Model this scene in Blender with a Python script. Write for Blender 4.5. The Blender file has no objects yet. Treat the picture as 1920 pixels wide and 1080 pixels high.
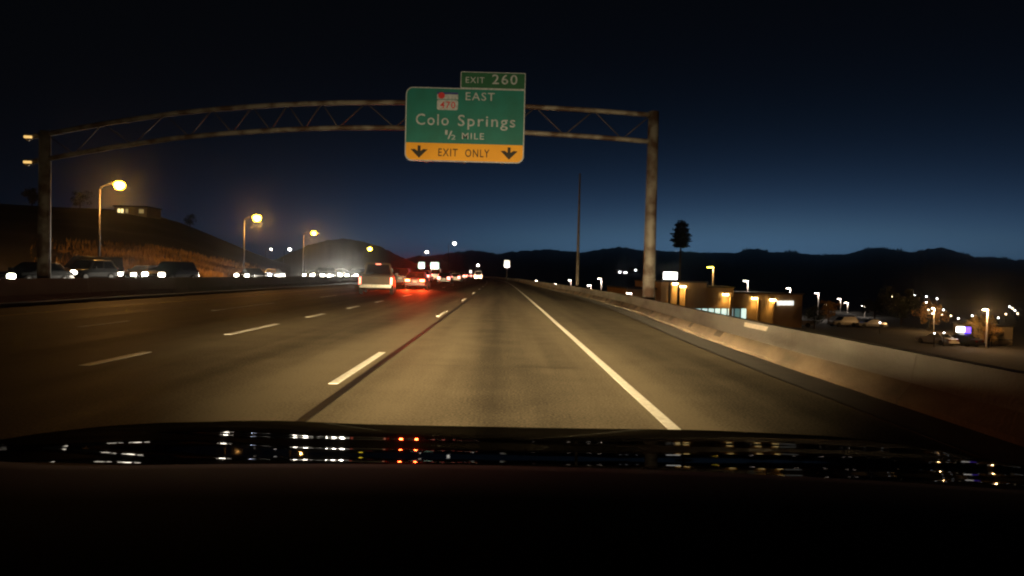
import bpy, bmesh, math, random
from mathutils import Vector, Matrix, noise
R = math.radians
rnd = random.Random(7)
sc = bpy.context.scene
col = sc.collection

# ------------------------------------------------------------------ camera
F, CH, PITCH, YAW, ROLL = 1185.0, 1.348, .02035, .0136, .0241
fwd = Vector((math.sin(YAW)*math.cos(PITCH), math.cos(YAW)*math.cos(PITCH), -math.sin(PITCH)))
rgt0 = Vector((math.cos(YAW), -math.sin(YAW), 0))
up0 = rgt0.cross(fwd)
c_, s_ = math.cos(ROLL), math.sin(ROLL)
CR, CU = rgt0*c_ + up0*s_, up0*c_ - rgt0*s_
CAM = Vector((0, 0, CH))
cd = bpy.data.cameras.new('camera'); co = bpy.data.objects.new('camera', cd); col.objects.link(co)
M = Matrix((CR, CU, -fwd)).transposed().to_4x4(); M.translation = CAM
co.matrix_world = M
cd.sensor_width = 36; cd.lens = 36*F/1920; cd.clip_start = .02; cd.clip_end = 20000
sc.camera = co

def ray(x, y): return (CR*(x-960) - CU*(y-540) + fwd*F)
def at(x, y, Y): d = ray(x, y); return CAM + d*(Y/d.y)
def on_z(x, y, z): d = ray(x, y); return CAM + d*((z-CH)/d.z)

# ------------------------------------------------------------------ world: last light after sunset
w = bpy.data.worlds.new('World'); sc.world = w; w.use_nodes = True
nt = w.node_tree; N = nt.nodes; LK = nt.links
sky = N.new('ShaderNodeTexSky'); sky.sky_type = 'NISHITA'; sky.sun_disc = False
sky.sun_elevation = R(-6.0); sky.sun_rotation = R(20); sky.altitude = 1700
bw = N.new('ShaderNodeRGBToBW'); LK.new(sky.outputs[0], bw.inputs[0])
m1 = N.new('ShaderNodeMath'); m1.operation = 'MULTIPLY'; m1.inputs[1].default_value = 13.5; LK.new(bw.outputs[0], m1.inputs[0])
m2 = N.new('ShaderNodeMath'); m2.operation = 'POWER'; m2.inputs[1].default_value = 2.1; LK.new(m1.outputs[0], m2.inputs[0])
mx = N.new('ShaderNodeMix'); mx.data_type = 'RGBA'; LK.new(m2.outputs[0], mx.inputs['Factor'])
mx.inputs['A'].default_value = (.16, .4, 1.0, 1); mx.inputs['B'].default_value = (.27, .58, 1.0, 1)
vm = N.new('ShaderNodeVectorMath'); vm.operation = 'SCALE'; LK.new(mx.outputs['Result'], vm.inputs[0]); LK.new(m2.outputs[0], vm.inputs['Scale'])
ad = N.new('ShaderNodeVectorMath'); ad.operation = 'ADD'; LK.new(vm.outputs[0], ad.inputs[0]); ad.inputs[1].default_value = (.007, .009, .013)
LK.new(ad.outputs[0], N['Background'].inputs[0]); N['Background'].inputs[1].default_value = .15

sc.view_settings.view_transform = 'Standard'; sc.view_settings.look = 'None'
sc.view_settings.exposure = 0; sc.view_settings.gamma = 1
sc.render.engine = 'CYCLES'
sc.cycles.use_denoising = True
sc.cycles.max_bounces = 4; sc.cycles.diffuse_bounces = 2; sc.cycles.glossy_bounces = 3; sc.cycles.transmission_bounces = 2
sc.cycles.volume_bounces = 0
sc.cycles.pixel_filter_type = 'BLACKMAN_HARRIS'; sc.cycles.filter_width = 2.1
sc.cycles.sample_clamp_indirect = 4
sc.cycles.caustics_reflective = False; sc.cycles.caustics_refractive = False

# ------------------------------------------------------------------ materials
MATS = {}
def mat(name, c, rough=.6, metal=0, c2=None, scale=6, amt=.5, bump=0, bscale=None, spec=.5, coat=0, stretch=None):
    if name in MATS: return MATS[name]
    m = bpy.data.materials.new(name); m.use_nodes = True; t = m.node_tree; n = t.nodes; b = n['Principled BSDF']
    tc = n.new('ShaderNodeTexCoord'); src = tc.outputs['Object']
    if stretch:
        mp = n.new('ShaderNodeMapping'); mp.inputs['Scale'].default_value = stretch; t.links.new(src, mp.inputs[0]); src = mp.outputs[0]
    nz = n.new('ShaderNodeTexNoise'); nz.inputs['Scale'].default_value = scale; nz.inputs['Detail'].default_value = 5
    t.links.new(src, nz.inputs[0])
    rp = n.new('ShaderNodeValToRGB'); rp.color_ramp.elements[0].position = .5-.35*amt-.03; rp.color_ramp.elements[1].position = .5+.35*amt
    c2 = c2 or tuple(v*.72 for v in c)
    rp.color_ramp.elements[0].color = (*c2, 1); rp.color_ramp.elements[1].color = (*c, 1)
    t.links.new(nz.outputs[0], rp.inputs[0]); t.links.new(rp.outputs[0], b.inputs['Base Color'])
    b.inputs['Roughness'].default_value = rough; b.inputs['Metallic'].default_value = metal
    b.inputs['Specular IOR Level'].default_value = spec; b.inputs['Coat Weight'].default_value = coat; b.inputs['Coat Roughness'].default_value = .03
    if bump:
        n2 = n.new('ShaderNodeTexNoise'); n2.inputs['Scale'].default_value = bscale or scale*8; n2.inputs['Detail'].default_value = 4
        t.links.new(tc.outputs['Object'], n2.inputs[0])
        bp = n.new('ShaderNodeBump'); bp.inputs['Strength'].default_value = bump; bp.inputs['Distance'].default_value = .02
        t.links.new(n2.outputs[0], bp.inputs['Height']); t.links.new(bp.outputs[0], b.inputs['Normal'])
    MATS[name] = m; return m

def glow(name, c, strength, sample=True):
    if name in MATS: return MATS[name]
    m = bpy.data.materials.new(name); m.use_nodes = True; b = m.node_tree.nodes['Principled BSDF']
    b.inputs['Base Color'].default_value = (*[min(.8, v) for v in c], 1); b.inputs['Roughness'].default_value = .25
    b.inputs['Emission Color'].default_value = (*c, 1); b.inputs['Emission Strength'].default_value = strength
    m.cycles.emission_sampling = 'FRONT_BACK' if sample else 'NONE'
    MATS[name] = m; return m

def glassy(name, c=(.01, .012, .014), rough=.06):
    if name in MATS: return MATS[name]
    m = mat(name, c, rough, 0, tuple(v*.8 for v in c), 3, .5, spec=.6, coat=.4); return m

GALV = mat('weathered_steel', (.19, .175, .163), .6, .1, (.06, .035, .026), 1.6, .22, .3, 40)
POLE = mat('pole_steel', (.045, .041, .038), .6, .1, (.025, .022, .02), 2, .5)
BLACK = mat('black_plastic', (.012, .012, .012), .5, 0, (.008, .008, .008), 20)
RUBBER = mat('tyre_rubber', (.015, .015, .015), .85, 0, (.008, .008, .008), 15)
RIM = mat('wheel_alloy', (.3, .3, .31), .35, .8, (.2, .2, .2), 8)
GLASS = glassy('car_glass')
CHROME = mat('bumper_chrome', (.1, .095, .09), .35, .5, (.06, .055, .05), 6)
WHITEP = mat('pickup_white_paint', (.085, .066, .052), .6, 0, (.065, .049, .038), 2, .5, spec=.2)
PLATE = mat('number_plate', (.5, .5, .48), .5, 0, (.35, .4, .35), 60)
CONC = mat('barrier_concrete', (.16, .147, .132), .85, 0, (.08, .07, .06), 1.2, .35, .6, 22, stretch=(1, .45, 1.6))
HL = glow('headlight_white', (1, .9, .72), 45, False)
HLB = glow('headlight_bluish', (.72, .8, 1), 40, False)
TL = glow('tail_light_red', (1, .16, .1), 5)
BL = glow('brake_light_red', (1, .1, .03), 50, False)
TLF = glow('far_tail_light', (1, .2, .16), 9, False)
AMB = glow('amber_marker', (1, .55, .12), 8)
SOD = glow('sodium_lens', (1, .52, .018), 60, False)
SODF = glow('sodium_lens_far', (1, .7, .04), 50, False)
WHT = glow('white_lens', (1, .95, .85), 28, False)
WHTP = glow('pinkish_white_lens', (1, .84, .7), 28, False)
OFFL = mat('unlit_lens', (.05, .05, .05), .3, 0, (.04, .04, .04), 5)

# ------------------------------------------------------------------ mesh helpers
class MB:
    def __init__(s): s.v = []; s.f = []
    def add(s, v, f):
        k = len(s.v); s.v += [tuple(p) for p in v]; s.f += [tuple(i+k for i in q) for q in f]; return s
    def box(s, x, y, z, dx, dy, dz, m=None):
        P = [Vector((x+i*dx/2, y+j*dy/2, z+k*dz/2)) for k in (-1, 1) for j in (-1, 1) for i in (-1, 1)]
        if m: P = [m @ p for p in P]
        return s.add(P, [(0, 2, 3, 1), (4, 5, 7, 6), (0, 1, 5, 4), (2, 6, 7, 3), (0, 4, 6, 2), (1, 3, 7, 5)])
    def hexa(s, b, t):      # bottom quad, top quad
        return s.add(b+t, [(3, 2, 1, 0), (4, 5, 6, 7), (0, 1, 5, 4), (1, 2, 6, 5), (2, 3, 7, 6), (3, 0, 4, 7)])
    def tube(s, pts, rs, n=10, cap=True):
        pts = [Vector(p) for p in pts]; rs = rs if isinstance(rs, (list, tuple)) else [rs]*len(pts)
        vs = []; fs = []
        for i, p in enumerate(pts):
            d = (pts[min(i+1, len(pts)-1)]-pts[max(i-1, 0)]).normalized()
            a = d.cross(Vector((0, 0, 1)) if abs(d.z) < .9 else Vector((1, 0, 0))).normalized(); b = d.cross(a)
            for k in range(n):
                q = 2*math.pi*k/n; vs.append(p+(a*math.cos(q)+b*math.sin(q))*rs[i])
        for i in range(len(pts)-1):
            for k in range(n):
                j = (k+1) % n; fs.append((i*n+k, i*n+j, (i+1)*n+j, (i+1)*n+k))
        if cap: fs += [tuple(range(n))[::-1], tuple(range((len(pts)-1)*n, len(pts)*n))]
        return s.add(vs, fs)
    def prism(s, poly, y0, y1):   # polygon in xz, extruded along y
        n = len(poly); v = [(x, y0, z) for x, z in poly]+[(x, y1, z) for x, z in poly]
        return s.add(v, [tuple(range(n)), tuple(range(n, 2*n))[::-1]]+[(i, (i+1) % n, n+(i+1) % n, n+i)[::-1] for i in range(n)])
    def loft(s, rings, cap=True):
        n = len(rings[0]); v = [p for r in rings for p in r]; f = []
        for i in range(len(rings)-1):
            for k in range(n):
                j = (k+1) % n; f.append((i*n+k, i*n+j, (i+1)*n+j, (i+1)*n+k))
        if cap: f += [tuple(range(n))[::-1], tuple(range((len(rings)-1)*n, len(rings)*n))]
        return s.add(v, f)
    def mesh(s, name, m, smooth=False):
        me = bpy.data.meshes.new(name); me.from_pydata(s.v, [], s.f); me.update()
        bm = bmesh.new(); bm.from_mesh(me); bmesh.ops.recalc_face_normals(bm, faces=bm.faces); bm.to_mesh(me); bm.free()
        if m: me.materials.append(m)
        if smooth:
            for p in me.polygons: p.use_smooth = True
        return me
    def build(s, name, m, parent=None, smooth=False, bevel=0, loc=None):
        return link(name, s.mesh(name, m, smooth), parent, bevel, loc)

def link(name, me, parent=None, bevel=0, loc=None):
    o = bpy.data.objects.new(name, me); col.objects.link(o); o.parent = parent
    if loc is not None: o.location = loc
    if bevel:
        b = o.modifiers.new('bevel', 'BEVEL'); b.width = bevel; b.segments = 2; b.limit_method = 'ANGLE'; b.angle_limit = R(35)
    return o
def tag(o, label=None, cat=None, group=None, kind=None):
    for k, v in (('label', label), ('category', cat), ('group', group), ('kind', kind)):
        if v: o[k] = v
    return o
def thing(name, label, cat, loc=(0, 0, 0), rz=0, group=None):
    o = bpy.data.objects.new(name, None); col.objects.link(o); o.location = loc; o.rotation_euler = (0, 0, rz); o.empty_display_size = .2
    return tag(o, label, cat, group)
def copy_tree(o, parent=None):
    c = o.copy(); col.objects.link(c); c.parent = parent
    for ch in list(o.children): copy_tree(ch, c)
    return c
def light(name, kind, parent, loc, power, color, rad=.15, rot=None, spot=None, blend=.5):
    l = bpy.data.lights.new(name, kind); l.energy = power; l.color = color; l.shadow_soft_size = rad
    if kind == 'SPOT': l.spot_size = spot; l.spot_blend = blend
    o = bpy.data.objects.new(name, l); col.objects.link(o); o.parent = parent; o.location = loc
    if rot: o.rotation_euler = rot
    return o
def lerp(a, b, t): return a+(b-a)*t
def interp(tab, x):
    if x <= tab[0][0]: return tab[0][1]
    for (a, u), (b, v) in zip(tab, tab[1:]):
        if x <= b: return lerp(u, v, (x-a)/(b-a))
    return tab[-1][1]
def smooth(t): t = max(0, min(1, t)); return t*t*(3-2*t)

# ------------------------------------------------------------------ road alignment
def xc(Y): return -5.56e-5*Y*Y - (2.1e-4*(Y-80)**2 if Y > 80 else 0)
BT = [(-6, 4.35), (9, 4.45), (14, 4.6), (20, 4.95), (28, 5.35), (46, 5.5), (60, 5.0), (80, 4.6), (320, 4.4)]
def xb(Y):   # road-side foot of the concrete barrier
    return (interp(BT, Y-1.5)+interp(BT, Y)+interp(BT, Y+1.5))/3 + xc(Y)
LANE = 3.574; XL = -2.0
ys = [-8+2*i for i in range(40)]+[72+4*i for i in range(63)]
def ribbon(name, fl, fr, z, m, y0=-8, y1=320, parent=None, nx=1):
    b = MB(); Ys = [y0]+[y for y in ys if y0 < y < y1]+[y1]
    vs = []; fs = []
    for y in Ys:
        for k in range(nx+1): vs.append((lerp(fl(y), fr(y), k/nx), y, z))
    for i in range(len(Ys)-1):
        for k in range(nx):
            a = i*(nx+1)+k; fs.append((a, a+1, a+nx+2, a+nx+1))
    return b.add(vs, fs).build(name, m, parent)

# ------------------------------------------------------------------ road material: long wheel-path streaks, aggregate grain
def road_mat():
    m = bpy.data.materials.new('worn_road_surface'); m.use_nodes = True; t = m.node_tree; n = t.nodes; L = t.links; b = n['Principled BSDF']
    tc = n.new('ShaderNodeTexCoord'); sp = n.new('ShaderNodeSeparateXYZ'); L.new(tc.outputs['Object'], sp.inputs[0])
    def math_(op, a, b_=None, c=None):
        q = n.new('ShaderNodeMath'); q.operation = op
        for i, v in enumerate((a, b_, c)):
            if v is None: continue
            if isinstance(v, (int, float)): q.inputs[i].default_value = v
            else: L.new(v, q.inputs[i])
        return q.outputs[0]
    # x relative to the curving centre line
    y2 = math_('MULTIPLY', math_('MULTIPLY', sp.outputs[1], sp.outputs[1]), 5.56e-5)
    xr = math_('ADD', sp.outputs[0], y2)
    ph = math_('MULTIPLY', math_('ADD', xr, 2.0), 2*math.pi/LANE)
    lane = math_('MULTIPLY', math_('COSINE', ph), .5)            # light between wheel paths, dark oil strip in lane centre
    mp = n.new('ShaderNodeMapping'); mp.inputs['Scale'].default_value = (.9, .035, 1); L.new(tc.outputs['Object'], mp.inputs[0])
    n1 = n.new('ShaderNodeTexNoise'); n1.inputs['Scale'].default_value = 1; n1.inputs['Detail'].default_value = 6; L.new(mp.outputs[0], n1.inputs[0])
    n2 = n.new('ShaderNodeTexNoise'); n2.inputs['Scale'].default_value = 38; n2.inputs['Detail'].default_value = 3; L.new(tc.outputs['Object'], n2.inputs[0])
    n3 = n.new('ShaderNodeTexNoise'); n3.inputs['Scale'].default_value = 1.3; n3.inputs['Detail'].default_value = 6; L.new(tc.outputs['Object'], n3.inputs[0])
    v = math_('ADD', math_('MULTIPLY', n1.outputs[0], 1.25), math_('MULTIPLY', lane, .2))
    v = math_('ADD', v, math_('MULTIPLY', math_('SUBTRACT', n2.outputs[0], .22), .9)); v = math_('ADD', v, math_('MULTIPLY', n3.outputs[0], .3))
    rp = n.new('ShaderNodeValToRGB'); e = rp.color_ramp.elements
    e[0].position = .5; e[0].color = (.034, .029, .022, 1); e[1].position = 1.0; e[1].color = (.15, .124, .086, 1)
    v = math_('SUBTRACT', v, .23); L.new(v, rp.inputs[0]); L.new(rp.outputs[0], b.inputs['Base Color'])
    b.inputs['Roughness'].default_value = .5; b.inputs['Specular IOR Level'].default_value = .04
    r2 = math_('ADD', math_('MULTIPLY', n1.outputs[0], .3), .55); L.new(r2, b.inputs['Roughness'])
    bp = n.new('ShaderNodeBump'); bp.inputs['Strength'].default_value = .25; bp.inputs['Distance'].default_value = .006
    L.new(n2.outputs[0], bp.inputs['Height']); L.new(bp.outputs[0], b.inputs['Normal'])
    return m
ROADM = road_mat()
PAINT = mat('road_paint_white', (.82, .8, .74), .6, 0, (.42, .39, .33), 14, .9, .2, 60)
WORN = mat('road_paint_worn', (.75, .7, .62), .7, 0, (.25, .23, .2), 7, .8, .2, 60)
YELP = mat('road_paint_yellow', (.5, .33, .07), .7, 0, (.16, .12, .06), 5, .8, .2, 60)
TAR = mat('tar_sealant', (.006, .006, .006), .55, 0, (.01, .009, .009), 8, .5, .2, 30, spec=.15)
GUTTER = mat('gutter_concrete', (.045, .037, .029), .85, 0, (.026, .021, .017), 3, .7, .4, 30)
DIRT = mat('dark_ground', (.028, .023, .016), .95, 0, (.012, .011, .007), .25, .6, .6, 3)

# ground, one sheet to the horizon; drops away outside the barrier
def gz(X, Y):
    z = -.07
    e = xb(min(max(Y, -6), 320))+1.0
    z -= 6.0*smooth((X-e)/11) if X > e else 0
    return z
gx = [-6000, -3000, -1500, -700, -350, -180, -100, -60, -40, -25, -15, -8, -3, 0, 2, 4]+[5+.8*i for i in range(20)]+[23, 28, 36, 50, 75, 110, 180, 300, 600, 1200, 2500, 6000]
gy = [-300, -100, -30, -8, -2]+[4*i for i in range(1, 30)]+[125, 140, 160, 190, 220, 260, 300, 360, 450, 600, 900, 1500, 3000, 7000]
b = MB(); b.add([(X, Y, gz(X, Y)) for Y in gy for X in gx], [(j*len(gx)+i, j*len(gx)+i+1, (j+1)*len(gx)+i+1, (j+1)*len(gx)+i) for j in range(len(gy)-1) for i in range(len(gx)-1)])
tag(b.build('ground', DIRT, smooth=True), kind='structure')

road = tag(ribbon('highway', lambda y: -16.4+xc(y), lambda y: xb(y)-.02, 0, ROADM, nx=6), kind='structure')
road2 = tag(ribbon('opposite_carriageway', lambda y: -37.5+xc(y), lambda y: -18.6+xc(y), -.004, ROADM, nx=6), kind='structure')
def stripe(name, x, y0, y1, wd, m, z=.005):
    n = max(1, int((y1-y0)/3)); b = MB(); vs = []; fs = []
    for i in range(n+1):
        y = lerp(y0, y1, i/n); k = x(y) if callable(x) else x+xc(y)
        for xx in (k-wd/2, k+wd/2):
            for zz in (z-.004, z): vs.append((xx, y, zz))
    for i in range(n):
        a = 4*i; c = a+4; fs += [(a+1, a+3, c+3, c+1), (a, c, c+2, a+2), (a, a+1, c+1, c), (a+2, c+2, c+3, a+3)]
    fs += [(0, 2, 3, 1), (4*n, 4*n+1, 4*n+3, 4*n+2)]
    return b.add(vs, fs).build(name, m, road)
stripe('edge_line', XL+LANE-.01, -6, 300, .115, PAINT)
stripe('median_edge_line', XL-3*LANE, -6, 260, .12, YELP)
for k in range(-1, 20): stripe('lane_dash', XL, 7.54+12.19*k, 10.6+12.19*k, (.112 if k < 3 else .15), PAINT)
for y0, y1 in [(8.5, 10.0), (12.9, 15.7), (18.2, 19.8), (23.0, 24.6), (28.0, 29.6), (36, 39), (48, 51), (60, 63), (72, 75)]: stripe('lane_dash', XL-LANE, y0, y1, .15, PAINT)
for y0, y1 in [(13.8, 15.6), (20.1, 25.4), (32, 35), (44, 47), (56, 59), (68, 71)]: stripe('lane_dash', XL-2*LANE, y0, y1, .12, WORN)
stripe('tar_seam', XL+.23, -6, 60, .1, TAR, z=.006)
stripe('gutter_strip', lambda y: xb(y)-.31, -6, 110, .6, GUTTER, z=.004)
stripe('gutter_seam', lambda y: xb(y)-.62, -6, 46, .05, TAR, z=.006)

for cy_, x0, x1 in ((9.3, -1.6, 1.3), (15.5, -1.7, 3.6), (25.5, -8.8, 1.4), (28.5, -5.4, 4.0), (12.2, -5.3, -2.2)):
    b = MB(); n_ = 26; vs = []; fs = []
    for i in range(n_+1):
        x = lerp(x0, x1, i/n_); y = cy_+.35*noise.noise(Vector((x*.9, cy_, 0)))+.12*noise.noise(Vector((x*4, cy_, 5))); wd = .009+.008*noise.noise(Vector((x*3, cy_, 9)))
        vs += [(x, y-wd, .0045), (x, y+wd, .0045)]
    for i in range(n_): fs.append((2*i, 2*i+2, 2*i+3, 2*i+1))
    b.add(vs, fs).build('crack_seal', TAR, road)
# ------------------------------------------------------------------ own car (its bonnet and dashboard frame the view) with its two lit headlamps
car = thing('car', 'black car whose glossy bonnet mirrors the traffic lights', 'car')
PAINTB = mat('black_car_paint', (.005, .005, .006), .3, 0, (.0035, .0035, .004), 4, .5, spec=0, coat=.05)
DASH = mat('dashboard_vinyl', (.004, .003, .0025), .9, 0, (.003, .0022, .0018), 30, .6, 0, 160, spec=.05)
def hood_profile():
    th = math.atan((893-515.5)/F); Z = .74; P = []
    while Z < 1.95:
        y = 515.5+F*math.tan(th)
        if y >= 829: d = 1.5*math.sin(math.pi*(y-829)/21)
        else: d = (829-y)*.19
        al = math.degrees(th)/2+d
        if Z > 1.5: al = max(al, 13+(Z-1.5)*30)
        P.append((Z, CH-Z*math.tan(th), al))
        dZ = .006; ta = math.tan(R(al)); z2 = P[-1][1]-ta*dZ; Z += dZ; th = math.atan((CH-z2)/Z)
    return P
HP = hood_profile()
b = MB(); nx = 56; vs = []; fs = []
for Z, z, al in HP:
    wd = .93-.05*max(0, (Z-1.3))/.6
    for i in range(nx+1):
        u = -1+2*i/nx; x = u*wd
        dz = -.009*u*u-.10*max(0, abs(u)-.86)**1.5*6
        dz += .007*math.exp(-((x+.55)/.17)**2)+.005*math.exp(-((x-.5)/.25)**2)-.003*smooth((x-.02)/.1)*0
        vs.append((x, Z, z+dz))
for j in range(len(HP)-1):
    for i in range(nx): a = j*(nx+1)+i; fs.append((a, a+1, a+nx+2, a+nx+1))
hood = b.add(vs, fs).build('bonnet', PAINTB, car, smooth=True)
zn = HP[-1][1]
b = MB(); b.hexa([Vector(p) for p in [(-.88, 1.85, .25), (.88, 1.85, .25), (.82, 2.02, .3), (-.82, 2.02, .3)]], [Vector(p) for p in [(-.87, 1.85, zn-.06), (.87, 1.85, zn-.06), (.83, 1.97, zn-.07), (-.83, 1.97, zn-.07)]])
b.build('front_bumper', PAINTB, car, bevel=.03)
for s in (-1, 1):
    MB().hexa([Vector(p) for p in [(s*.95, .55, .25), (s*.80, .55, .25), (s*.80, 1.84, .25), (s*.92, 1.84, .25)]], [Vector(p) for p in [(s*.94, .55, 1.0), (s*.84, .55, 1.0), (s*.84, 1.84, zn-.10), (s*.90, 1.84, zn-.10)]]).build('fender', PAINTB, car, bevel=.02)
    MB().box(s*.64, 1.985, .66, .3, .04, .13).build('headlight', glow('own_headlamp_lens', (1, .85, .6), 2, False), car, bevel=.01)
b = MB(); vs = []; fs = []; rows = [(.06, 1.06), (.2, 1.10), (.34, 1.125), (.46, 1.135), (.58, 1.14), (.68, 1.136), (.725, 1.128), (.75, 1.115), (.76, 1.0)]
for Y, z in rows:
    for i in range(33):
        u = -1+i/16; vs.append((u*.8, Y-.06*u*u, z-.012*u*u+(.012*math.exp(-((u+.75)/.1)**2))))
for j in range(len(rows)-1):
    for i in range(32): a = j*33+i; fs.append((a, a+1, a+34, a+33))
dash = b.add(vs, fs).build('dashboard', DASH, car, smooth=True)

def headlamp(parent, loc, A, up, color):
    l = bpy.data.lights.new('headlamp', 'SPOT'); l.spot_size = R(150); l.spot_blend = .3; l.energy = 1; l.color = color; l.shadow_soft_size = .05
    l.use_nodes = True; t = l.node_tree; n = t.nodes; L = t.links; em = n['Emission']
    tc = n.new('ShaderNodeTexCoord'); sp = n.new('ShaderNodeSeparateXYZ'); L.new(tc.outputs['Normal'], sp.inputs[0])
    def mt(op, a, b_=None, c=None, clamp=False):
        q = n.new('ShaderNodeMath'); q.operation = op; q.use_clamp = clamp
        for i, v in enumerate((a, b_, c)):
            if v is None: continue
            if isinstance(v, (int, float)): q.inputs[i].default_value = v
            else: L.new(v, q.inputs[i])
        return q.outputs[0]
    dz = mt('MAXIMUM', mt('ABSOLUTE', sp.outputs[2]), .05)
    az = mt('DIVIDE', sp.outputs[0], dz); el = mt('DIVIDE', sp.outputs[1], dz)
    dn = mt('MAXIMUM', mt('MULTIPLY', el, -1), 0)
    low = mt('POWER', mt('ADD', dn, .012), -2.3)                       # throws most light just under the cut-off
    az2 = mt('MULTIPLY', az, az)
    wid = mt('ADD', mt('MULTIPLY', mt('EXPONENT', mt('MULTIPLY', mt('MULTIPLY', az2, az2), -11.5)), .97), mt('MULTIPLY', mt('EXPONENT', mt('MULTIPLY', az2, -1.6)), .006))
    aa = mt('ABSOLUTE', az)
    cut = mt('SMOOTH_MIN', mt('DIVIDE', mt('SUBTRACT', dn, mt('MULTIPLY_ADD', aa, .085, .003)), mt('MULTIPLY_ADD', aa, .03, .013)), 1, .2)
    cut = mt('MAXIMUM', cut, 0)
    main = mt('MULTIPLY', mt('MULTIPLY', mt('MULTIPLY', mt('MULTIPLY', low, mt('EXPONENT', mt('MULTIPLY', dn, -5.0))), wid), cut), A)
    sg = mt('MULTIPLY', mt('MULTIPLY', mt('EXPONENT', mt('MULTIPLY', az2, -3.8)), mt('EXPONENT', mt('MULTIPLY', mt('MAXIMUM', el, 0), -5.0))), up)  # weak light above the cut-off for overhead signs
    sg = mt('MULTIPLY', sg, mt('SUBTRACT', 1, mt('MULTIPLY', dn, 12, clamp=True)))
    kink = mt('MULTIPLY', mt('MULTIPLY', mt('EXPONENT', mt('MULTIPLY', az2, -60)), mt('EXPONENT', mt('MULTIPLY', mt('ABSOLUTE', el), -45))), A*1300)
    L.new(mt('ADD', mt('ADD', main, kink), sg), em.inputs['Strength'])
    o = bpy.data.objects.new('headlamp_beam', l); col.objects.link(o); o.parent = parent; o.location = loc; o.rotation_euler = (R(90), 0, 0)
    return o
for s in (-1, 1): headlamp(car, (s*.64, 2.06, .66), 205, 26000, (1, .75, .39))

# ------------------------------------------------------------------ concrete barrier along the shoulder
BH = .58
PROF = [(0, 0), (0, .06), (.15, .25), (.21, BH), (.36, BH), (.42, .25), (.57, .06), (.57, 0)]
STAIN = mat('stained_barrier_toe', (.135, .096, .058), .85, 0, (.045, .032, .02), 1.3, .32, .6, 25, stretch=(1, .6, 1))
TOEDARK = mat('dark_toe_concrete', (.045, .026, .013), .9, 0, (.02, .013, .008), 6, .7, .3, 40)
bar = thing('concrete_barrier', 'long stained concrete barrier along the highway shoulder', 'barrier')
def wall_piece(y0, y1, xf, flip=1, prof=PROF):
    n = max(1, int((y1-y0)/1.5)); rings = []
    for i in range(n+1):
        y = lerp(y0, y1, i/n); x = xf(y); rings.append([Vector((x+flip*px, y, pz)) for px, pz in prof])
    return MB().loft(rings)
y = -5.0
while y < 300:
    o = wall_piece(y, y+5.99, xb).build('barrier_segment', CONC, bar)
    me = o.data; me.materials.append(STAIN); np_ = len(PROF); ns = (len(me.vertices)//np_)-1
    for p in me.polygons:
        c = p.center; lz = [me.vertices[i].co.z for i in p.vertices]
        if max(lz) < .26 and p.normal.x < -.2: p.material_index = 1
    y += 6.0
# dark patches lying on the face of the toe
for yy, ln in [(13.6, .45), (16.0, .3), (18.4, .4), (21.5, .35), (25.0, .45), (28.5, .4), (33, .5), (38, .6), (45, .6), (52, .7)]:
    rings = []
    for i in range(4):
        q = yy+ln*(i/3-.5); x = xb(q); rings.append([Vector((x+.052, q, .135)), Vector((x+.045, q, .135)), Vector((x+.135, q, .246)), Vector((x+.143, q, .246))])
    MB().loft(rings).build('toe_patch', TOEDARK, bar)
MB().box(0, 0, 0, .012, 1.25, .085).build('patch', mat('pale_delineator', (.62, .55, .47), .8, 0, (.5, .44, .38), 9), bar, loc=(xb(11.6)+.189, 11.6, .5)).rotation_euler = (0, R(9), 0)  # pale delineator patch on the upper face of the barrier

# median barrier
med = thing('median_barrier', 'low dark concrete barrier along the highway median', 'barrier')
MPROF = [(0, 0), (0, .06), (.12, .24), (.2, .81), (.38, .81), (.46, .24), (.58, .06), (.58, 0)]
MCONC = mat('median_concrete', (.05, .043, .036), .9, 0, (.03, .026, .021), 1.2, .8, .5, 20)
y = 2.0
while y < 250:
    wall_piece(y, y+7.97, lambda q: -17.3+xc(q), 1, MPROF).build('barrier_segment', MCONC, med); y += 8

# ------------------------------------------------------------------ hills and mountains
HILL = mat('dry_hillside', (.028, .02, .011), .95, 0, (.01, .008, .005), .09, .7, .8, 1.5)
FAR = mat('dark_mountain', (.006, .006, .0055), 1, 0, (.004, .004, .0038), .01, .6)
def hill(name, prof, zr, zf, z0, m, rows=14, p=1.3, jag=0, step=6, nz=0, back=1.5):
    x0, x1 = prof[0][0], prof[-1][0]; n = int((x1-x0)/step); vs = []; W = rows+5
    for i in range(n+1):
        px = lerp(x0, x1, i/n); py = interp(prof, px)+jag*noise.noise(Vector((px*.11, 3.1, 0)))+jag*.6*noise.noise(Vector((px*.37, 7.7, 0)))
        A = zr(px) if callable(zr) else zr; B = zf(px) if callable(zf) else zf
        P = at(px, py, A); k = P.x/P.y
        for r in range(W):
            t = r/(rows-1) if r < rows else 1+(back-1)*(r-rows+1)/5
            Yp = lerp(B, A, t)
            if t <= 1: z = lerp(z0, P.z, t**p)
            else: z = lerp(P.z, z0, smooth((t-1)/(back-1)))
            if 0 < t < 1: z += nz*noise.noise(Vector((k*Yp*.06, Yp*.06, 1)))*math.sin(math.pi*t)
            vs.append((k*Yp, Yp, z))
    fs = [(i*W+r, (i+1)*W+r, (i+1)*W+r+1, i*W+r+1) for i in range(n) for r in range(W-1)]
    return tag(MB().add(vs, fs).build(name, m, smooth=True), kind='structure')
hz_l = [(-160, 372), (0, 382), (100, 388), (200, 392), (280, 401), (340, 418), (385, 436), (430, 455), (470, 472), (510, 487), (545, 498)]
hill('roadside_hill', hz_l, lambda x: interp([(-160, 150), (300, 190), (545, 240)], x), lambda x: interp([(-160, 46), (0, 55), (300, 79), (470, 107), (545, 135)], x), -.1, HILL, rows=26, p=1.15, step=5, nz=1.2)
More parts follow.
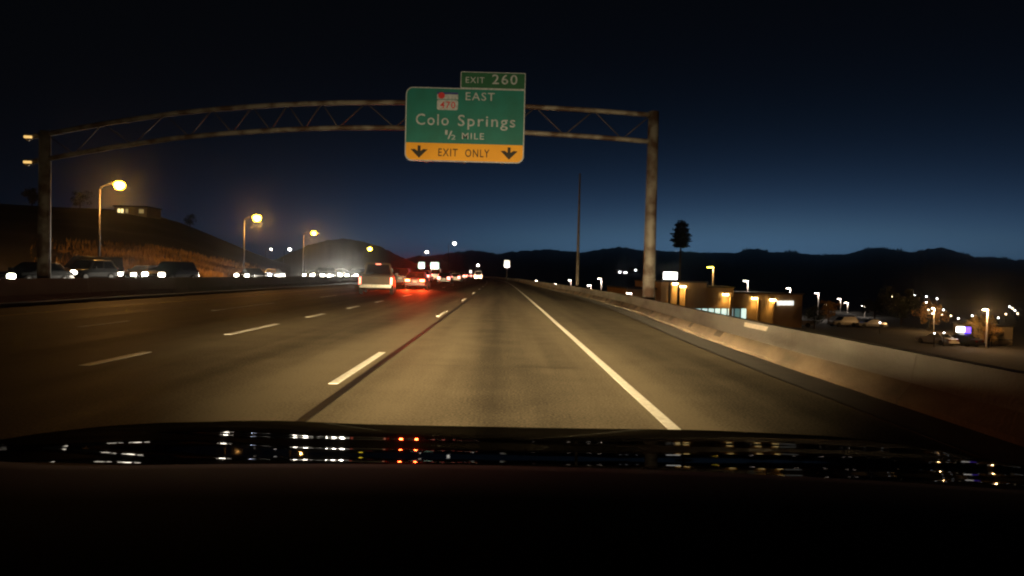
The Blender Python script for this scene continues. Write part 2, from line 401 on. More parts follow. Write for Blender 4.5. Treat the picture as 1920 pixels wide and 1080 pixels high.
hill('dome_hill', [(470, 500), (510, 489), (545, 474), (580, 459), (615, 450), (645, 447), (680, 453), (715, 463), (745, 478), (775, 492), (800, 500)], 520, 260, -.1, HILL, p=1.0, step=4, jag=1.5)
hill('foothill', [(740, 492), (765, 484), (785, 479), (800, 481), (825, 486), (850, 496)], 900, 600, -.1, FAR, p=1, step=4, jag=.8)
rt = [(760, 490), (800, 480), (845, 474), (885, 469), (905, 471), (930, 476), (960, 472), (1000, 469), (1030, 467), (1060, 471), (1090, 473), (1130, 467), (1165, 463), (1195, 468), (1230, 470), (1290, 472), (1340, 474), (1380, 474), (1400, 468), (1420, 466), (1440, 472), (1490, 474), (1540, 478), (1590, 476), (1620, 468), (1650, 464), (1680, 470), (1710, 473), (1740, 467), (1765, 464), (1790, 470), (1825, 482), (1860, 482), (1900, 487), (1960, 486), (2100, 480)]
hill('mountain_range', rt, 1600, 340, -6.2, FAR, rows=20, p=1.3, jag=2.2, step=4)

# conifers along the crests, too many and too small to count
b = MB()
for px in range(1325, 1960):
    dens = max(.12, min(1, .45+1.1*noise.noise(Vector((px*.03, 1, 1)))+(.3 if 1390 < px < 1440 or 1620 < px < 1690 else 0)))
    for _ in range(2):
        x = px+rnd.random(); P = at(x, interp(rt, x)+2+rnd.random()*2, 1592+rnd.random()*20); h = rnd.uniform(3, 13)*dens; r = h*.24+.3
        k = len(b.v); b.v += [(P.x-r, P.y, P.z), (P.x+r, P.y, P.z), (P.x, P.y+r, P.z), (P.x, P.y, P.z+h)]; b.f += [(k, k+1, k+3), (k+1, k+2, k+3), (k+2, k, k+3)]
tag(b.build('ridge_forest', FAR), 'dark conifers bristling along the mountain crest', 'forest', kind='stuff')

# dry grass on the lamp-lit bank
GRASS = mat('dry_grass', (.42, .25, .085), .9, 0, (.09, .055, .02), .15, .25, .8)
def bank_z(X, Y):
    # height of the roadside hill surface under a point
    k = X/Y
    best = None
    px = 944+k*F
    A = interp([(-160, 150), (300, 190), (545, 240)], px); B = interp([(-160, 46), (0, 55), (300, 79), (470, 107), (545, 135)], px)
    t = max(0, min(1, (Y-B)/(A-B))); P = at(px, interp(hz_l, px), A)
    return lerp(-.1, P.z, t**1.15)
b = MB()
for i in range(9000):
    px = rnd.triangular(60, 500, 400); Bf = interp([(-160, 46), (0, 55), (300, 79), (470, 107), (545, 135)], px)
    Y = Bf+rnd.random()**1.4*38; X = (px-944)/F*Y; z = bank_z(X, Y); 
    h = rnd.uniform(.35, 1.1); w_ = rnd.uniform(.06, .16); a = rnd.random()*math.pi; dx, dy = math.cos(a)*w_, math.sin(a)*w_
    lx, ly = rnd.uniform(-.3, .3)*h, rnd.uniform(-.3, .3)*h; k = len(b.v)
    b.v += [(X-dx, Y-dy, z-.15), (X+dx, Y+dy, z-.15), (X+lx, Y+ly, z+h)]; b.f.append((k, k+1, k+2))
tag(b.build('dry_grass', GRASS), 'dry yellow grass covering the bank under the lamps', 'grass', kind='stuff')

# ------------------------------------------------------------------ trees
BARK = mat('bark', (.07, .05, .035), .95, 0, (.03, .022, .016), 9)
LEAFO = mat('autumn_leaves', (.5, .28, .06), .8, 0, (.2, .11, .03), 1.5, .8)
LEAFY = mat('yellow_leaves', (.5, .36, .1), .8, 0, (.2, .14, .04), 1.5, .8)
LEAFD = mat('dark_leaves', (.045, .055, .025), .85, 0, (.02, .025, .012), 1.5, .8)
NEEDLE = mat('dark_needles', (.02, .026, .018), .9, 0, (.01, .013, .009), 1.5, .8)
def tree(loc, h, r, leaf, label, name='broadleaf_tree', n=1800, group=None, base=.28):
    t = thing(name, label, 'tree', loc, rnd.random()*6, group)
    b = MB().tube([(0, 0, -.3), (.04, 0, h*.25), (0, .05, h*.55), (.05, 0, h*.85)], [r*.075, r*.06, r*.04, r*.012], 8)
    ends = []
    for i in range(7):
        a = i*2.4; q = h*rnd.uniform(.3, .6); e = Vector((math.cos(a)*r*.65, math.sin(a)*r*.65, q+h*.2)); ends.append(e)
        b.tube([(0, 0, q), e*.5+Vector((0, 0, q*.45)), e], [r*.03, r*.02, r*.008], 5)
    b.build('trunk', BARK, t)
    c = MB(); cl = [(Vector((rnd.gauss(0, .38)*r, rnd.gauss(0, .38)*r, h*lerp(base, .95, rnd.random()))), rnd.uniform(.22, .42)*r) for _ in range(22)]+[(e, .35*r) for e in ends]
    for i in range(n):
        o, q = rnd.choice(cl); d = Vector((rnd.gauss(0, 1), rnd.gauss(0, 1), rnd.gauss(0, 1))).normalized()*q*rnd.random()**.4
        p = o+d; p.z = max(h*base*.8, p.z); s = r*rnd.uniform(.035, .075); u = Vector((rnd.gauss(0, 1), rnd.gauss(0, 1), rnd.gauss(0, 1))).normalized()*s; v = u.orthogonal().normalized()*s*.7
        c.add([p-u, p-v, p+u, p+v], [(0, 1, 2, 3)])
    c.build('crown', leaf, t); return t
def conifer(loc, h, r, label, trunk=.12, name='pine_tree', top=.35, n=26, group=None, cat='tree'):
    t = thing(name, label, cat, loc, 0, group)
    MB().tube([(0, 0, -.5), (0, 0, h*.6), (0, 0, h*.99)], [r*.11, r*.09, r*.04], 8).build('trunk', BARK, t)
    c = MB()
    for i in range(n):
        f = i/(n-1); z = h*lerp(trunk, 1, f); rr = r*lerp(1, top, f**1.4)*(.8+.2*math.sin(i*2.1)) if f < .93 else r*top*.7*(1-(f-.93)/.07*.8)
        if f < .12: rr *= .72
        for k in range(26):
            a = k/26*6.283+rnd.random()*.5; L = rr*rnd.uniform(.72, 1.08); d = Vector((math.cos(a), math.sin(a), rnd.uniform(-.16, .12)))
            for q in range(7):
                p = d*L*(.2+.8*q/6)+Vector((0, 0, z)); s = rr*rnd.uniform(.15, .27); u = Vector((rnd.gauss(0, 1), rnd.gauss(0, 1), rnd.gauss(0, .5))).normalized()*s; v = u.orthogonal().normalized()*s*.6
                c.add([p-u, p-v, p+u, p+v], [(0, 1, 2, 3)])
    c.build('crown', NEEDLE, t); return t
p = at(1276, 476, 150); g = gz(p.x, 150)
conifer((p.x, 150, g), at(1276, 411, 150).z-g, 2.7, 'tall tree-shaped antenna mast standing alone above the ridge', trunk=.70, name='antenna_tree', top=.5, n=17, cat='antenna mast')

# ------------------------------------------------------------------ overhead gantry and its sign
GY0, GY1 = 27.3, 26.6           # forward distance at the median end and the shoulder end
pts = [(52, 258), (85, 252), (200, 231), (330, 212), (420, 203.5), (500, 198), (570, 194.5), (640, 192.5), (760, 192), (870, 195), (990, 200), (1110, 207), (1228, 216)]
gy_at = lambda px: lerp(GY0, GY1, (px-85)/(1225-85))
sep = lambda px: interp([(52, 47), (640, 47), (1228, 50)], px)
top = [at(x, y, gy_at(x)) for x, y in pts]; bot = [at(x-1, y+sep(x), gy_at(x)) for x, y in pts]
PR = at(1218, 480, gy_at(1220)); PL = at(83, 440, gy_at(83))
gan = thing('sign_gantry', 'rust-streaked steel truss gantry arching over all lanes', 'gantry', (PR.x, PR.y, gz(PR.x, PR.y)))
off = -Vector(gan.location)
def gb(m, name, mt=GALV, sm=True): 
    m.v = [tuple(Vector(v)+off) for v in m.v]; return m.build(name, mt, gan, sm)
def dense(P):
    out = []
    for a, c in zip(P, P[1:]): out += [a, a.lerp(c, .5)]
    return out+[P[-1]]
gb(MB().tube(dense(top), .105, 12), 'top_chord'); gb(MB().tube(dense(bot), .105, 12), 'bottom_chord')
zR = gz(PR.x, PR.y)
gb(MB().tube([(PR.x, PR.y, zR-.3), (PR.x, PR.y, 3), (PR.x, PR.y, top[-1].z+.14)], [.27, .245, .22], 20), 'post')
gb(MB().tube([(PL.x, PL.y, -.3), (PL.x, PL.y, 3), (PL.x, PL.y, top[1].z+.14)], [.25, .23, .21], 20), 'post')
gb(MB().tube([(PR.x, PR.y, 1.28), (PR.x, PR.y, 1.36)], .285, 20), 'collar'); gb(MB().tube([(PR.x, PR.y, 1.46), (PR.x, PR.y, 1.50)], .275, 20), 'collar')
gb(MB().box(PL.x, PL.y, .05, .8, .8, .12), 'base_plate', sm=False)
nb = 24
def chord(P, t):
    t = t*(len(P)-1); i = min(int(t), len(P)-2); return P[i].lerp(P[i+1], t-i)
for i in range(nb):
    a, c = (top, bot) if i % 2 == 0 else (bot, top)
    t0, t1 = lerp(.085, .995, i/nb), lerp(.085, .995, (i+1)/nb)
    gb(MB().tube([chord(a, t0), chord(c, t1)], .02, 6), 'brace', mat('dark_brace_steel', (.07, .055, .045), .6, .1, (.04, .03, .025), 4))
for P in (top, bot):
    gb(MB().tube([P[0]+Vector((-.03, 0, 0)), P[0]+Vector((.02, 0, 0))], .15, 12), 'end_cap', mat('warm_lit_end_cap', (.5, .36, .12), .6, 0, (.3, .2, .06), 8))  # yellow light on the chord ends is put into the cap colour
    gb(MB().box(P[0].x+.12, P[0].y-.15, P[0].z, .3, .08, .1), 'end_glint', glow('amber_end_glint', (1, .62, .2), 1.0, False), sm=False)  # added glowing box standing for an amber glint on the chord end

SGY = 26.25; MPX = SGY/F
SG = mat('green_sign_sheeting', (.0, .17, .165), .55, 0, (.0, .13, .12), 1.2, .4)
SGD = mat('green_tab_sheeting', (.006, .10, .05), .6, 0, (.004, .08, .04), .8, .6)
SY = mat('yellow_sign_sheeting', (.85, .40, .012), .55, 0, (.72, .32, .01), .7, .6)
SW = mat('white_sign_legend', (.44, .5, .6), .5, 0, (.27, .31, .38), 9, .4)
SK = mat('black_sign_legend', (.01, .008, .006), .6, 0, (.006, .005, .004), 6)
SR = mat('red_sign_legend', (.55, .03, .04), .5, 0, (.42, .02, .03), 6)
SBL = mat('blue_sign_legend', (.03, .05, .25), .5, 0, (.02, .04, .2), 6)
O = at(758.5, 301, SGY)
sign = thing('exit_sign', 'green overhead sign with yellow EXIT ONLY panel on the gantry', 'sign', tuple(O))
def su(px, py):   # pixel -> metres on the board
    return ((px-(765-(py-163)*.051))*MPX, (300+(px-758)*.0256-py)*MPX)
SWD, SHT, YH = 222*MPX, 137*MPX, 34*MPX
def rrect(x0, z0, x1, z1, r, corners=(1, 1, 1, 1), n=6):
    P = []
    for (cx, cz, a0, on) in ((x0+r, z0+r, 180, corners[0]), (x1-r, z0+r, 270, corners[1]), (x1-r, z1-r, 0, corners[2]), (x0+r, z1-r, 90, corners[3])):
        if on: P += [(cx+r*math.cos(R(a0+90*i/n)), cz+r*math.sin(R(a0+90*i/n))) for i in range(n+1)]
        else: P.append((x0 if cx < (x0+x1)/2 else x1, z0 if cz < (z0+z1)/2 else z1))
    return P
MB().prism(rrect(0, 0, SWD, SHT, .3, (1, 1, 0, 1)), .0, .05).build('border', SW, sign)
g = .045
MB().prism(rrect(g, YH, SWD-g, SHT-g, .26, (0, 0, 0, 1)), -.012, .0).build('green_panel', SG, sign)
MB().prism(rrect(g, g, SWD-g, YH-.004, .26, (1, 1, 0, 0)), -.012, .0).build('yellow_panel', SY, sign)
tx0 = (866-765)*MPX; 
MB().prism(rrect(tx0, SHT+.002, SWD, SHT+31*MPX, .05), .0, .05).build('tab_border', SW, sign)
MB().prism(rrect(tx0+.035, SHT+.03, SWD-.035, SHT+31*MPX-.035, .03), -.012, .0).build('exit_tab', SGD, sign)
for fx in (.18, .5, .82): MB().box(SWD*fx, .12, SHT*.5, .1, .13, SHT*1.02).build('bracket', GALV, sign)
def text(s, cap, x, z, m, name, width=None, bold=.0, y=-.016):
    cu = bpy.data.curves.new(name, 'FONT'); cu.body = s; cu.size = cap/.69; cu.offset = bold; cu.extrude = .002; cu.resolution_u = 3; cu.space_character = 1.18; cu.align_x = 'LEFT'
    o = bpy.data.objects.new(name, cu); col.objects.link(o)
    bpy.context.view_layer.update(); me = bpy.data.meshes.new_from_object(o.evaluated_get(bpy.context.evaluated_depsgraph_get()))
    bpy.data.objects.remove(o); me.materials.clear(); me.materials.append(m)
    xs = [v.co.x for v in me.vertices]; k = (width/(max(xs)-min(xs))) if width else 1; x0 = min(xs)
    for v in me.vertices: v.co = Vector(((v.co.x-x0)*k+x, y-v.co.z, v.co.y+z))
    q = link(name, me, sign); return q
def tx(s, px0, px1, ybase, cap_px, m, bold, name='lettering'):
    u, v = su(px0, ybase); text(s, cap_px*MPX, u, v, m, name, (px1-px0)*MPX, bold)
tx('Colo', 781, 842, 233.2, 20, SW, .004); tx('Springs', 859, 966, 235.5, 20, SW, .004)
tx('EAST', 875, 929, 188, 14.5, SW, .003); tx('MILE', 866, 907, 260, 11.5, SW, .003)
tx('1', 835, 839.5, 252, 8.5, SW, .002); tx('2', 846, 854, 261, 8.5, SW, .002); tx('/', 839, 848, 260, 15, SW, .004)
tx('EXIT', 876, 911, 156, 11, SW, .002); tx('260', 925, 972, 158, 17.5, SW, .004)
tx('EXIT', 821, 857, 291.5, 14, SK, .004); tx('ONLY', 871, 916, 293, 14, SK, .004)
for px, py in ((785.5, 284), (953, 287.5)):
    u, v = su(px, py); k = MPX
    P = [(-2.8, 12), (2.8, 12), (2.8, 2), (8, 5.5), (16, 5), (4, -7), (0, -11), (-4, -7), (-16, 5), (-8, 5.5), (-2.8, 2)]
    MB().prism([(u+a*k, v+c*k) for a, c in P], -.018, -.0125).build('down_arrow', SK, sign)
u, v = su(821, 206); k = MPX
MB().prism(rrect(u, v, u+39*k, v+19*k, .08), -.016, -.0125).build('route_shield', SW, sign)
MB().prism([(u, v+20*k), (u+39*k, v+20*k), (u+39*k, v+33*k), (u, v+33*k)], -.016, -.0125).build('route_flag', SW, sign)
MB().prism([(u, v+29*k), (u+39*k, v+29*k), (u+39*k, v+33*k), (u, v+33*k)], -.019, -.0165).build('flag_band', SBL, sign)
MB().prism([(u+8*k+6.5*k*math.cos(i*.5236), v+26.5*k+6*k*math.sin(i*.5236)) for i in range(12)], -.023, -.0195).build('flag_disc', SR, sign)
text('470', 12*k, u+6*k, v+3.5*k, SR, 'route_number', 28*k, .003, -.019)

# ------------------------------------------------------------------ street lamps
SODC = (1, .45, .11)
def street_lamp(lamp, H, arm, label, lens, power=0, base=None, group='roadside street lamps', armdir=1, pole_m=POLE, rk=1.0, headk=1.0, rise=.5, cat='street lamp'):
    hx = lamp.x-arm*armdir; bz = base if base is not None else lamp.z-H
    t = thing('street_lamp', label, cat, (hx, lamp.y, bz), 0, group); h = lamp.z-bz
    MB().tube([(0, 0, -.2), (0, 0, h*.5), (0, 0, h-rise)], [.13*rk, .10*rk, .075*rk], 10).build('pole', pole_m, t, True)
    MB().tube([(0, 0, 0), (0, 0, .45)], [.2, .17], 10).build('base', pole_m, t)
    a = arm*armdir
    MB().tube([(0, 0, h-rise), (a*.15, 0, h-rise*.45), (a*.5, 0, h-.02), (a*.9, 0, h+.06)], [.06, .05, .04, .04], 8).build('arm', mat('dark_arm_steel', (.012, .011, .01), .7, 0, (.008, .007, .006), 2), t, True)
    s = headk
    MB().loft([[Vector((a+dx*s, dy*s, h+zz*s)) for dx, dy in ((-.4, -.07), (-.1, -.12), (.12, -.1), (.2, 0), (.12, .1), (-.1, .12), (-.4, .07))] for zz in (.12, .18)]).build('lamp_head', POLE, t)
    # drop-glass bowl
    rings = []
    for q, zz in ((.5, .14), (.85, .07), (1, -.04), (.9, -.17), (.55, -.27)): rings.append([Vector((a+(.29*math.cos(i*.5236)*q+.03)*s, .24*math.sin(i*.5236)*q*s, h+zz*s)) for i in range(12)])
    MB().loft(rings).build('lens', lens, t, True)
    if power:
        c = SODC if 'sodium' in lens.name else (1, .9, .75)
        light('lamp_light', 'POINT', t, (a, 0, h-.45*s), power, c, .2)
    return t
street_lamp(at(223, 345, 59), 9, 1.75, 'tall sodium lamp glowing over the bank beside the gantry post', SOD, 4800, base=-.07, headk=1.7)
street_lamp(at(481, 407, 92), 9, 1.75, 'sodium lamp above the lit grassy bank, second along the road', SOD, 4800, base=-.07, headk=2.1)
street_lamp(at(588, 436, 128), 9, 2.0, 'third sodium lamp along the road, before the dome hill', SOD, 4800, base=-.07, headk=1.8)
street_lamp(at(693, 466, 210), 9, 2.0, 'yellow lamp directly above the white pickup', SODF, 0, base=-.07, headk=2.4)
street_lamp(at(800, 472, 226), 9, 2.0, 'small white-orange lamp above the red brake lights', WHTP, 0, base=-.07, headk=1.8)
street_lamp(at(852, 456, 221), 12, 2.0, 'small greenish-white lamp above the far tail lights', WHT, 0, base=-.07, headk=2.0)
street_lamp(at(508, 467, 240), 9, 2, 'faint white lamp in the hollow, first of two', WHTP, 0, base=-.07, headk=1.3)
street_lamp(at(543, 467, 240), 9, 2, 'pale yellow lamp in the hollow, second of two', WHT, 0, base=-.07, headk=1.9)
q = at(941, 650, 130); street_lamp(q, 11, 3.2, 'unlit street lamp with long arm behind the far barrier', OFFL, 0, base=gz(q.x+3.2, 130), armdir=-1, rise=1.3, rk=1.9, pole_m=mat('grey_lamp_pole', (.012, .012, .012), .7, 0, (.008, .008, .008), 2))
q = at(1083, 500, 59); g_ = gz(q.x, 59); tp = thing('tall_pole', 'tall bare unlit pole rising beyond the barrier beside the gantry', 'pole', (q.x, 59, g_))
MB().tube([(0, 0, -.2), (0, 0, 6), (0, 0, at(1087, 325, 59).z-g_)], [.15, .12, .07], 10).build('shaft', mat('tall_pole_steel', (.14, .12, .1), .6, .1, (.08, .07, .06), 2), tp, True); MB().tube([(0, 0, 0), (0, 0, .5)], [.24, .2], 10).build('base', POLE, tp)

# ------------------------------------------------------------------ vehicles
CACHE = {}
def part(key, name, mk, m, parent, loc=None, smooth_=False, bevel=0):
    kk = (key, m.name)
    if kk not in CACHE: CACHE[kk] = mk().mesh(name, m, smooth_)
    return link(name, CACHE[kk], parent, bevel, loc)
def ring(y, w, zb, zt, ins=.06):
    return [Vector(p) for p in [(-w+.05, y, zb), (-w, y, zb+.14), (-w, y, lerp(zb, zt, .62)), (-w+ins, y, zt), (w-ins, y, zt), (w, y, lerp(zb, zt, .62)), (w, y, zb+.14), (w-.05, y, zb)]]
def vehicle(kind, label, loc, rz, paint, head=None, tail=None, group=None, name=None, cat=None, detail=True, beam=1.0):
    """+Y is the front"""
    S = dict(sedan=(4.7, .90, 1.45), suv=(4.7, .95, 1.78), pickup=(5.7, .99, 1.93), van=(5.3, .98, 2.15))[kind]; Ln, W, H = S; hl = Ln/2
    t = thing(name or dict(sedan='sedan_car', suv='suv_car', pickup='pickup_truck', van='van')[kind], label, cat or dict(sedan='car', suv='car', pickup='pickup truck', van='van')[kind], loc, rz, group)
    zb = .2 if kind == 'sedan' else .32; belt = dict(sedan=.92, suv=1.08, pickup=1.12, van=1.15)[kind]
    hoodz = belt-(.12 if kind != 'pickup' else .05)
    def body():
        st = [(-hl, W*.86, zb+.14, belt-.1), (-hl+.12, W*.96, zb+.04, belt-.02), (-hl+.5, W, zb, belt), (-.3, W, zb, belt), (hl-1.5, W, zb, belt-.02), (hl-1.3, W, zb, belt-.05), (hl-.5, W*.97, zb, hoodz), (hl-.12, W*.9, zb+.03, hoodz-.1), (hl, W*.78, zb+.12, hoodz-.25)]
        if kind in ('pickup', 'van', 'suv'): st[0] = (-hl, W*.95, zb+.2, belt-.02); st[1] = (-hl+.08, W*.985, zb+.1, belt)
        return MB().loft([ring(*s) for s in st])
    part((kind, 'body'), 'body', body, paint, t, smooth_=False, bevel=.03)
    g0, g1, a0, a1 = dict(sedan=(-hl+.65, hl-1.35, .75, .85), suv=(-hl+.08, hl-1.35, .35, .75), pickup=(-.55, hl-1.45, .22, .75), van=(-hl+.05, hl-.95, .06, .8))[kind]
    wt = W*(.74 if kind != 'van' else .86); wb = W-.07
    def cab():
        r = [[Vector((-wb, g0, belt-.03)), Vector((wb, g0, belt-.03)), Vector((wb, g1, belt-.06)), Vector((-wb, g1, belt-.06))],
             [Vector((-wt, g0+a0, H-.05)), Vector((wt, g0+a0, H-.05)), Vector((wt, g1-a1, H-.05)), Vector((-wt, g1-a1, H-.05))],
             [Vector((-wt+.1, g0+a0+.1, H)), Vector((wt-.1, g0+a0+.1, H)), Vector((wt-.1, g1-a1-.15, H)), Vector((-wt+.1, g1-a1-.15, H))]]
        return MB().loft(r)
    part((kind, 'cab'), 'cabin', cab, paint, t, bevel=.03)
    def quad(P, n, e=.014):
        P = [Vector(p) for p in P]; n = Vector(n)*e; return MB().hexa([p-n*.4 for p in P], [p+n for p in P])
    def mixp(u, v, k): return u+(v-u)*k
    def facequad(A, B, C, D, l, r_, lo, hi, n):   # A,B bottom  C,D top (A-D, B-C edges)
        A, B, C, D = map(Vector, (A, B, C, D))
        def P(u, v): return mixp(mixp(A, B, u), mixp(D, C, u), v)
        return quad([P(l, lo), P(r_, lo), P(r_, hi), P(l, hi)], n)
    rb = ((-wb, g0, belt-.03), (wb, g0, belt-.03), (wt, g0+a0, H-.05), (-wt, g0+a0, H-.05))
    fb = ((wb, g1, belt-.06), (-wb, g1, belt-.06), (-wt, g1-a1, H-.05), (wt, g1-a1, H-.05))
    part((kind, 'rw'), 'rear_window', lambda: facequad(*rb, .07, .93, .12, .9, (0, -.9, .4)), GLASS, t)
    part((kind, 'ws'), 'windshield', lambda: facequad(*fb, .05, .95, .08, .93, (0, .8, .6)), GLASS, t)
    if detail:
        for s in (-1, 1):
            sb = ((s*wb, g0, belt-.03), (s*wb, g1, belt-.06), (s*wt, g1-a1, H-.05), (s*wt, g0+a0, H-.05))
            part((kind, 'sw', s, 0), 'side_window', lambda: facequad(*sb, .07, .47, .12, .9, (s, 0, .2)), GLASS, t)
            part((kind, 'sw', s, 1), 'side_window', lambda: facequad(*sb, .52, .9, .12, .9, (s, 0, .2)), GLASS, t)
            part((kind, 'mir', s), 'mirror', lambda: MB().box(s*(W+.1), g1-.45, belt+.1, .2, .1, .16), paint if kind != 'pickup' else BLACK, t, bevel=.02)
    for s in (-1, 1):
        for yy in (-hl+.95, hl-.9):
            rr = .33 if kind == 'sedan' else .39
            tw = part((kind, 'tyre'), 'wheel', lambda: MB().tube([(-.12, 0, 0), (-.1, 0, 0), (.1, 0, 0), (.12, 0, 0)], [rr*.9, rr, rr, rr*.9], 18), RUBBER, t, (s*(W-.1), yy, rr))
            if detail: part((kind, 'rim', s), 'rim', lambda: MB().tube([(s*.115, 0, 0), (s*.13, 0, 0)], rr*.62, 12), RIM, tw)
    hlz = hoodz-.2; 
    HM = head or mat('unlit_headlamp', (.2, .2, .2), .2, 0, (.15, .15, .15), 9)
    TM = tail or mat('unlit_tail_lens', (.12, .01, .01), .25, 0, (.09, .008, .008), 9)
    for s in (-1, 1):
        part((kind, 'hl', s), 'headlight', lambda: MB().box(s*W*.66, hl-.05, hlz, .44, .16, .28), HM, t, bevel=.075)
        if tail is TLF: part((kind, 'tlf', s), 'tail_light', lambda: MB().box(s*(W*.9-.17), -hl, belt-.16, .36, .1, .34), TM, t, bevel=.015)
        elif kind == 'pickup': part((kind, 'tl', s), 'tail_light', lambda: MB().box(s*(W*.975-.07), -hl-.005, belt-.3, .13, .06, .44), TM, t, bevel=.015)
        elif kind in ('suv', 'van'): part((kind, 'tl', s), 'tail_light', lambda: MB().box(s*(W*.95-.09), -hl, belt-.1, .18, .08, .36), TM, t, bevel=.015)
        else: part((kind, 'tl', s), 'tail_light', lambda: MB().box(s*(W*.86-.17), -hl+.0, belt-.2, .36, .1, .16), TM, t, bevel=.015)
    if head in (HL, HLB): light('headlight_beam', 'SPOT', t, (0, hl+.15, hlz), 3000*beam, (1, .9, .72) if head is HL else (.7, .78, 1), .3, (R(89), 0, 0), R(72), 1.0)
    if tail is BL:
        for s in (-1, 1): light('brake_glow', 'SPOT', t, (s*(W*.86-.17), -hl-.2, belt-.2), 2400, (1, .06, .012), .12, (R(-93), 0, 0), R(62), 1.0)
    part((kind, 'rbump'), 'rear_bumper', lambda: MB().box(0, -hl-.05, zb+.2, W*1.86, .2, .2 if kind != 'pickup' else .24), CHROME if kind == 'pickup' else paint, t, bevel=.03)
    if detail:
        part((kind, 'plate'), 'number_plate', lambda: MB().box(0, -hl-(.17 if kind == 'pickup' else .05), (zb+.2 if kind == 'pickup' else belt-.28), .32, .02, .15), PLATE, t)
        part((kind, 'grille'), 'grille', lambda: MB().box(0, hl-.01, hlz-.02, W*.8, .04, .18), BLACK, t)
    if kind == 'pickup':
        tg = part((kind, 'tg'), 'tailgate', lambda: MB().box(0, -hl-.012, belt-.31, W*1.62, .05, .6), paint, t, bevel=.02)
        part((kind, 'tgh'), 'handle', lambda: MB().box(0, -hl-.045, belt-.14, .26, .03, .07), BLACK, tg)
        part((kind, 'bed'), 'bed_floor', lambda: MB().box(0, (-hl-.55)/2, belt+.004, W*1.72, hl-.8, .012), BLACK, t)
        part((kind, 'cl'), 'cargo_light', lambda: MB().box(0, g0+a0-.03, H-.1, .3, .05, .05), TM, t)
    return t
DK = mat('dark_car_paint', (.004, .004, .0045), .25, 0, (.006, .006, .007), 3, coat=.2)
SILV = mat('silver_car_paint', (.35, .35, .36), .3, .6, (.28, .28, .29), 3, coat=.8)
REDP = mat('maroon_car_paint', (.08, .015, .015), .3, 0, (.06, .01, .01), 3, coat=.8)
WHP = mat('white_car_paint', (.3, .28, .25), .35, 0, (.25, .23, .21), 3, coat=.6)
GRY = mat('grey_car_paint', (.007, .007, .008), .3, .1, (.005, .005, .006), 3, coat=.1)

p = at(691, 545, 36.8)
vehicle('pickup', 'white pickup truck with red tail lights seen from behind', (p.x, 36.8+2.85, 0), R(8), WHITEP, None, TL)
p = at(776, 530, 52)
vehicle('sedan', 'dark car with glaring red brake lights ahead of the pickup', (p.x, 52+2.3, 0), R(2), REDP, None, BL)
p = at(747, 520, 60)
vehicle('suv', 'dark sport utility car half hidden beyond the pickup', (p.x, 62.3, 0), R(4), DK, None, TL)
LC = {2: XL-LANE*.5, 3: XL-LANE*1.5, 4: XL-LANE*2.5}
farcars = [(3, 84), (4, 92), (4, 112), (3, 108), (4, 135), (3, 132), (2, 150), (4, 160), (3, 160), (2, 182), (4, 190), (3, 195), (2, 222), (4, 225), (3, 236), (2, 262), (4, 264), (3, 275)]
for i, (l, Y) in enumerate(farcars):
    dx = xc(Y+1)-xc(Y-1)
    vehicle(('sedan', 'suv', 'van', 'sedan')[i % 4], 'far car in the queue, only its red tail lights showing', (LC[l]+xc(Y), Y, 0), math.atan2(-dx, 2), (DK, GRY, SILV, WHP)[i % 4], None, TLF, 'far queue of tail lights', cat='car', name='queued_car', detail=False)
# oncoming traffic beyond the median
onc = [(5, 36.6, 'sedan', HL, 'oncoming car at the picture edge, left of the gantry post'), (125, 48, 'suv', HL, 'oncoming car with headlights just right of the gantry post'),
       (240, 56, 'sedan', HL, 'oncoming car with yellowish headlights under the first sodium lamp'), (290, 47, 'suv', HL, 'oncoming car with the brightest headlights between first two lamps'),
       (455, 71, 'sedan', HL, 'oncoming car with white headlights at the foot of the second lamp'), (499, 88, 'sedan', HLB, 'oncoming car with bluish headlights'),
       (597, 80, 'suv', HL, 'nearer of two oncoming cars below the third sodium lamp'), (579, 98, 'sedan', HL, 'farther of two oncoming cars below the third sodium lamp'),
       (661, 86, 'suv', HL, 'oncoming car of the bright headlight row touching the pickup'), (646, 104, 'sedan', HL, 'second oncoming car of the bright row, counted from the pickup'), (631, 122, 'suv', HL, 'third oncoming car of the bright row, counted from the pickup'), (617, 133, 'sedan', HL, 'last oncoming car of the bright row, farthest from the pickup')]
for i, (px, Y, k, hm, lb) in enumerate(onc):
    P = at(px, 512, Y); vehicle(k, lb, (P.x, Y+2.35, -.004), math.pi+R(-3), (DK, GRY, DK, DK)[i % 4], hm, None, 'oncoming cars beyond the median', name='oncoming_car', cat='car', detail=Y < 60, beam=3.2 if px > 610 else 1)
P = at(62, 512, 52); vehicle('sedan', 'car with red tail light just left of the gantry post', (P.x, 54, -.004), R(12), SILV, None, TL)
P = at(325, 512, 76); vehicle('sedan', 'small car showing a pink tail light under the lit bank', (P.x, 78, -.004), R(6), WHP, None, TL)
P = at(166, 505, 58); vehicle('van', 'dark unlit van before the orange-lit bank', (P.x, 58, -.004), R(150), DK)
P = at(258, 509, 66); vehicle('sedan', 'oncoming car with amber lamps under the first sodium lamp', (P.x, 68, -.004), math.pi, GRY, AMB, None, 'oncoming cars beyond the median', name='oncoming_car', cat='car', detail=False)

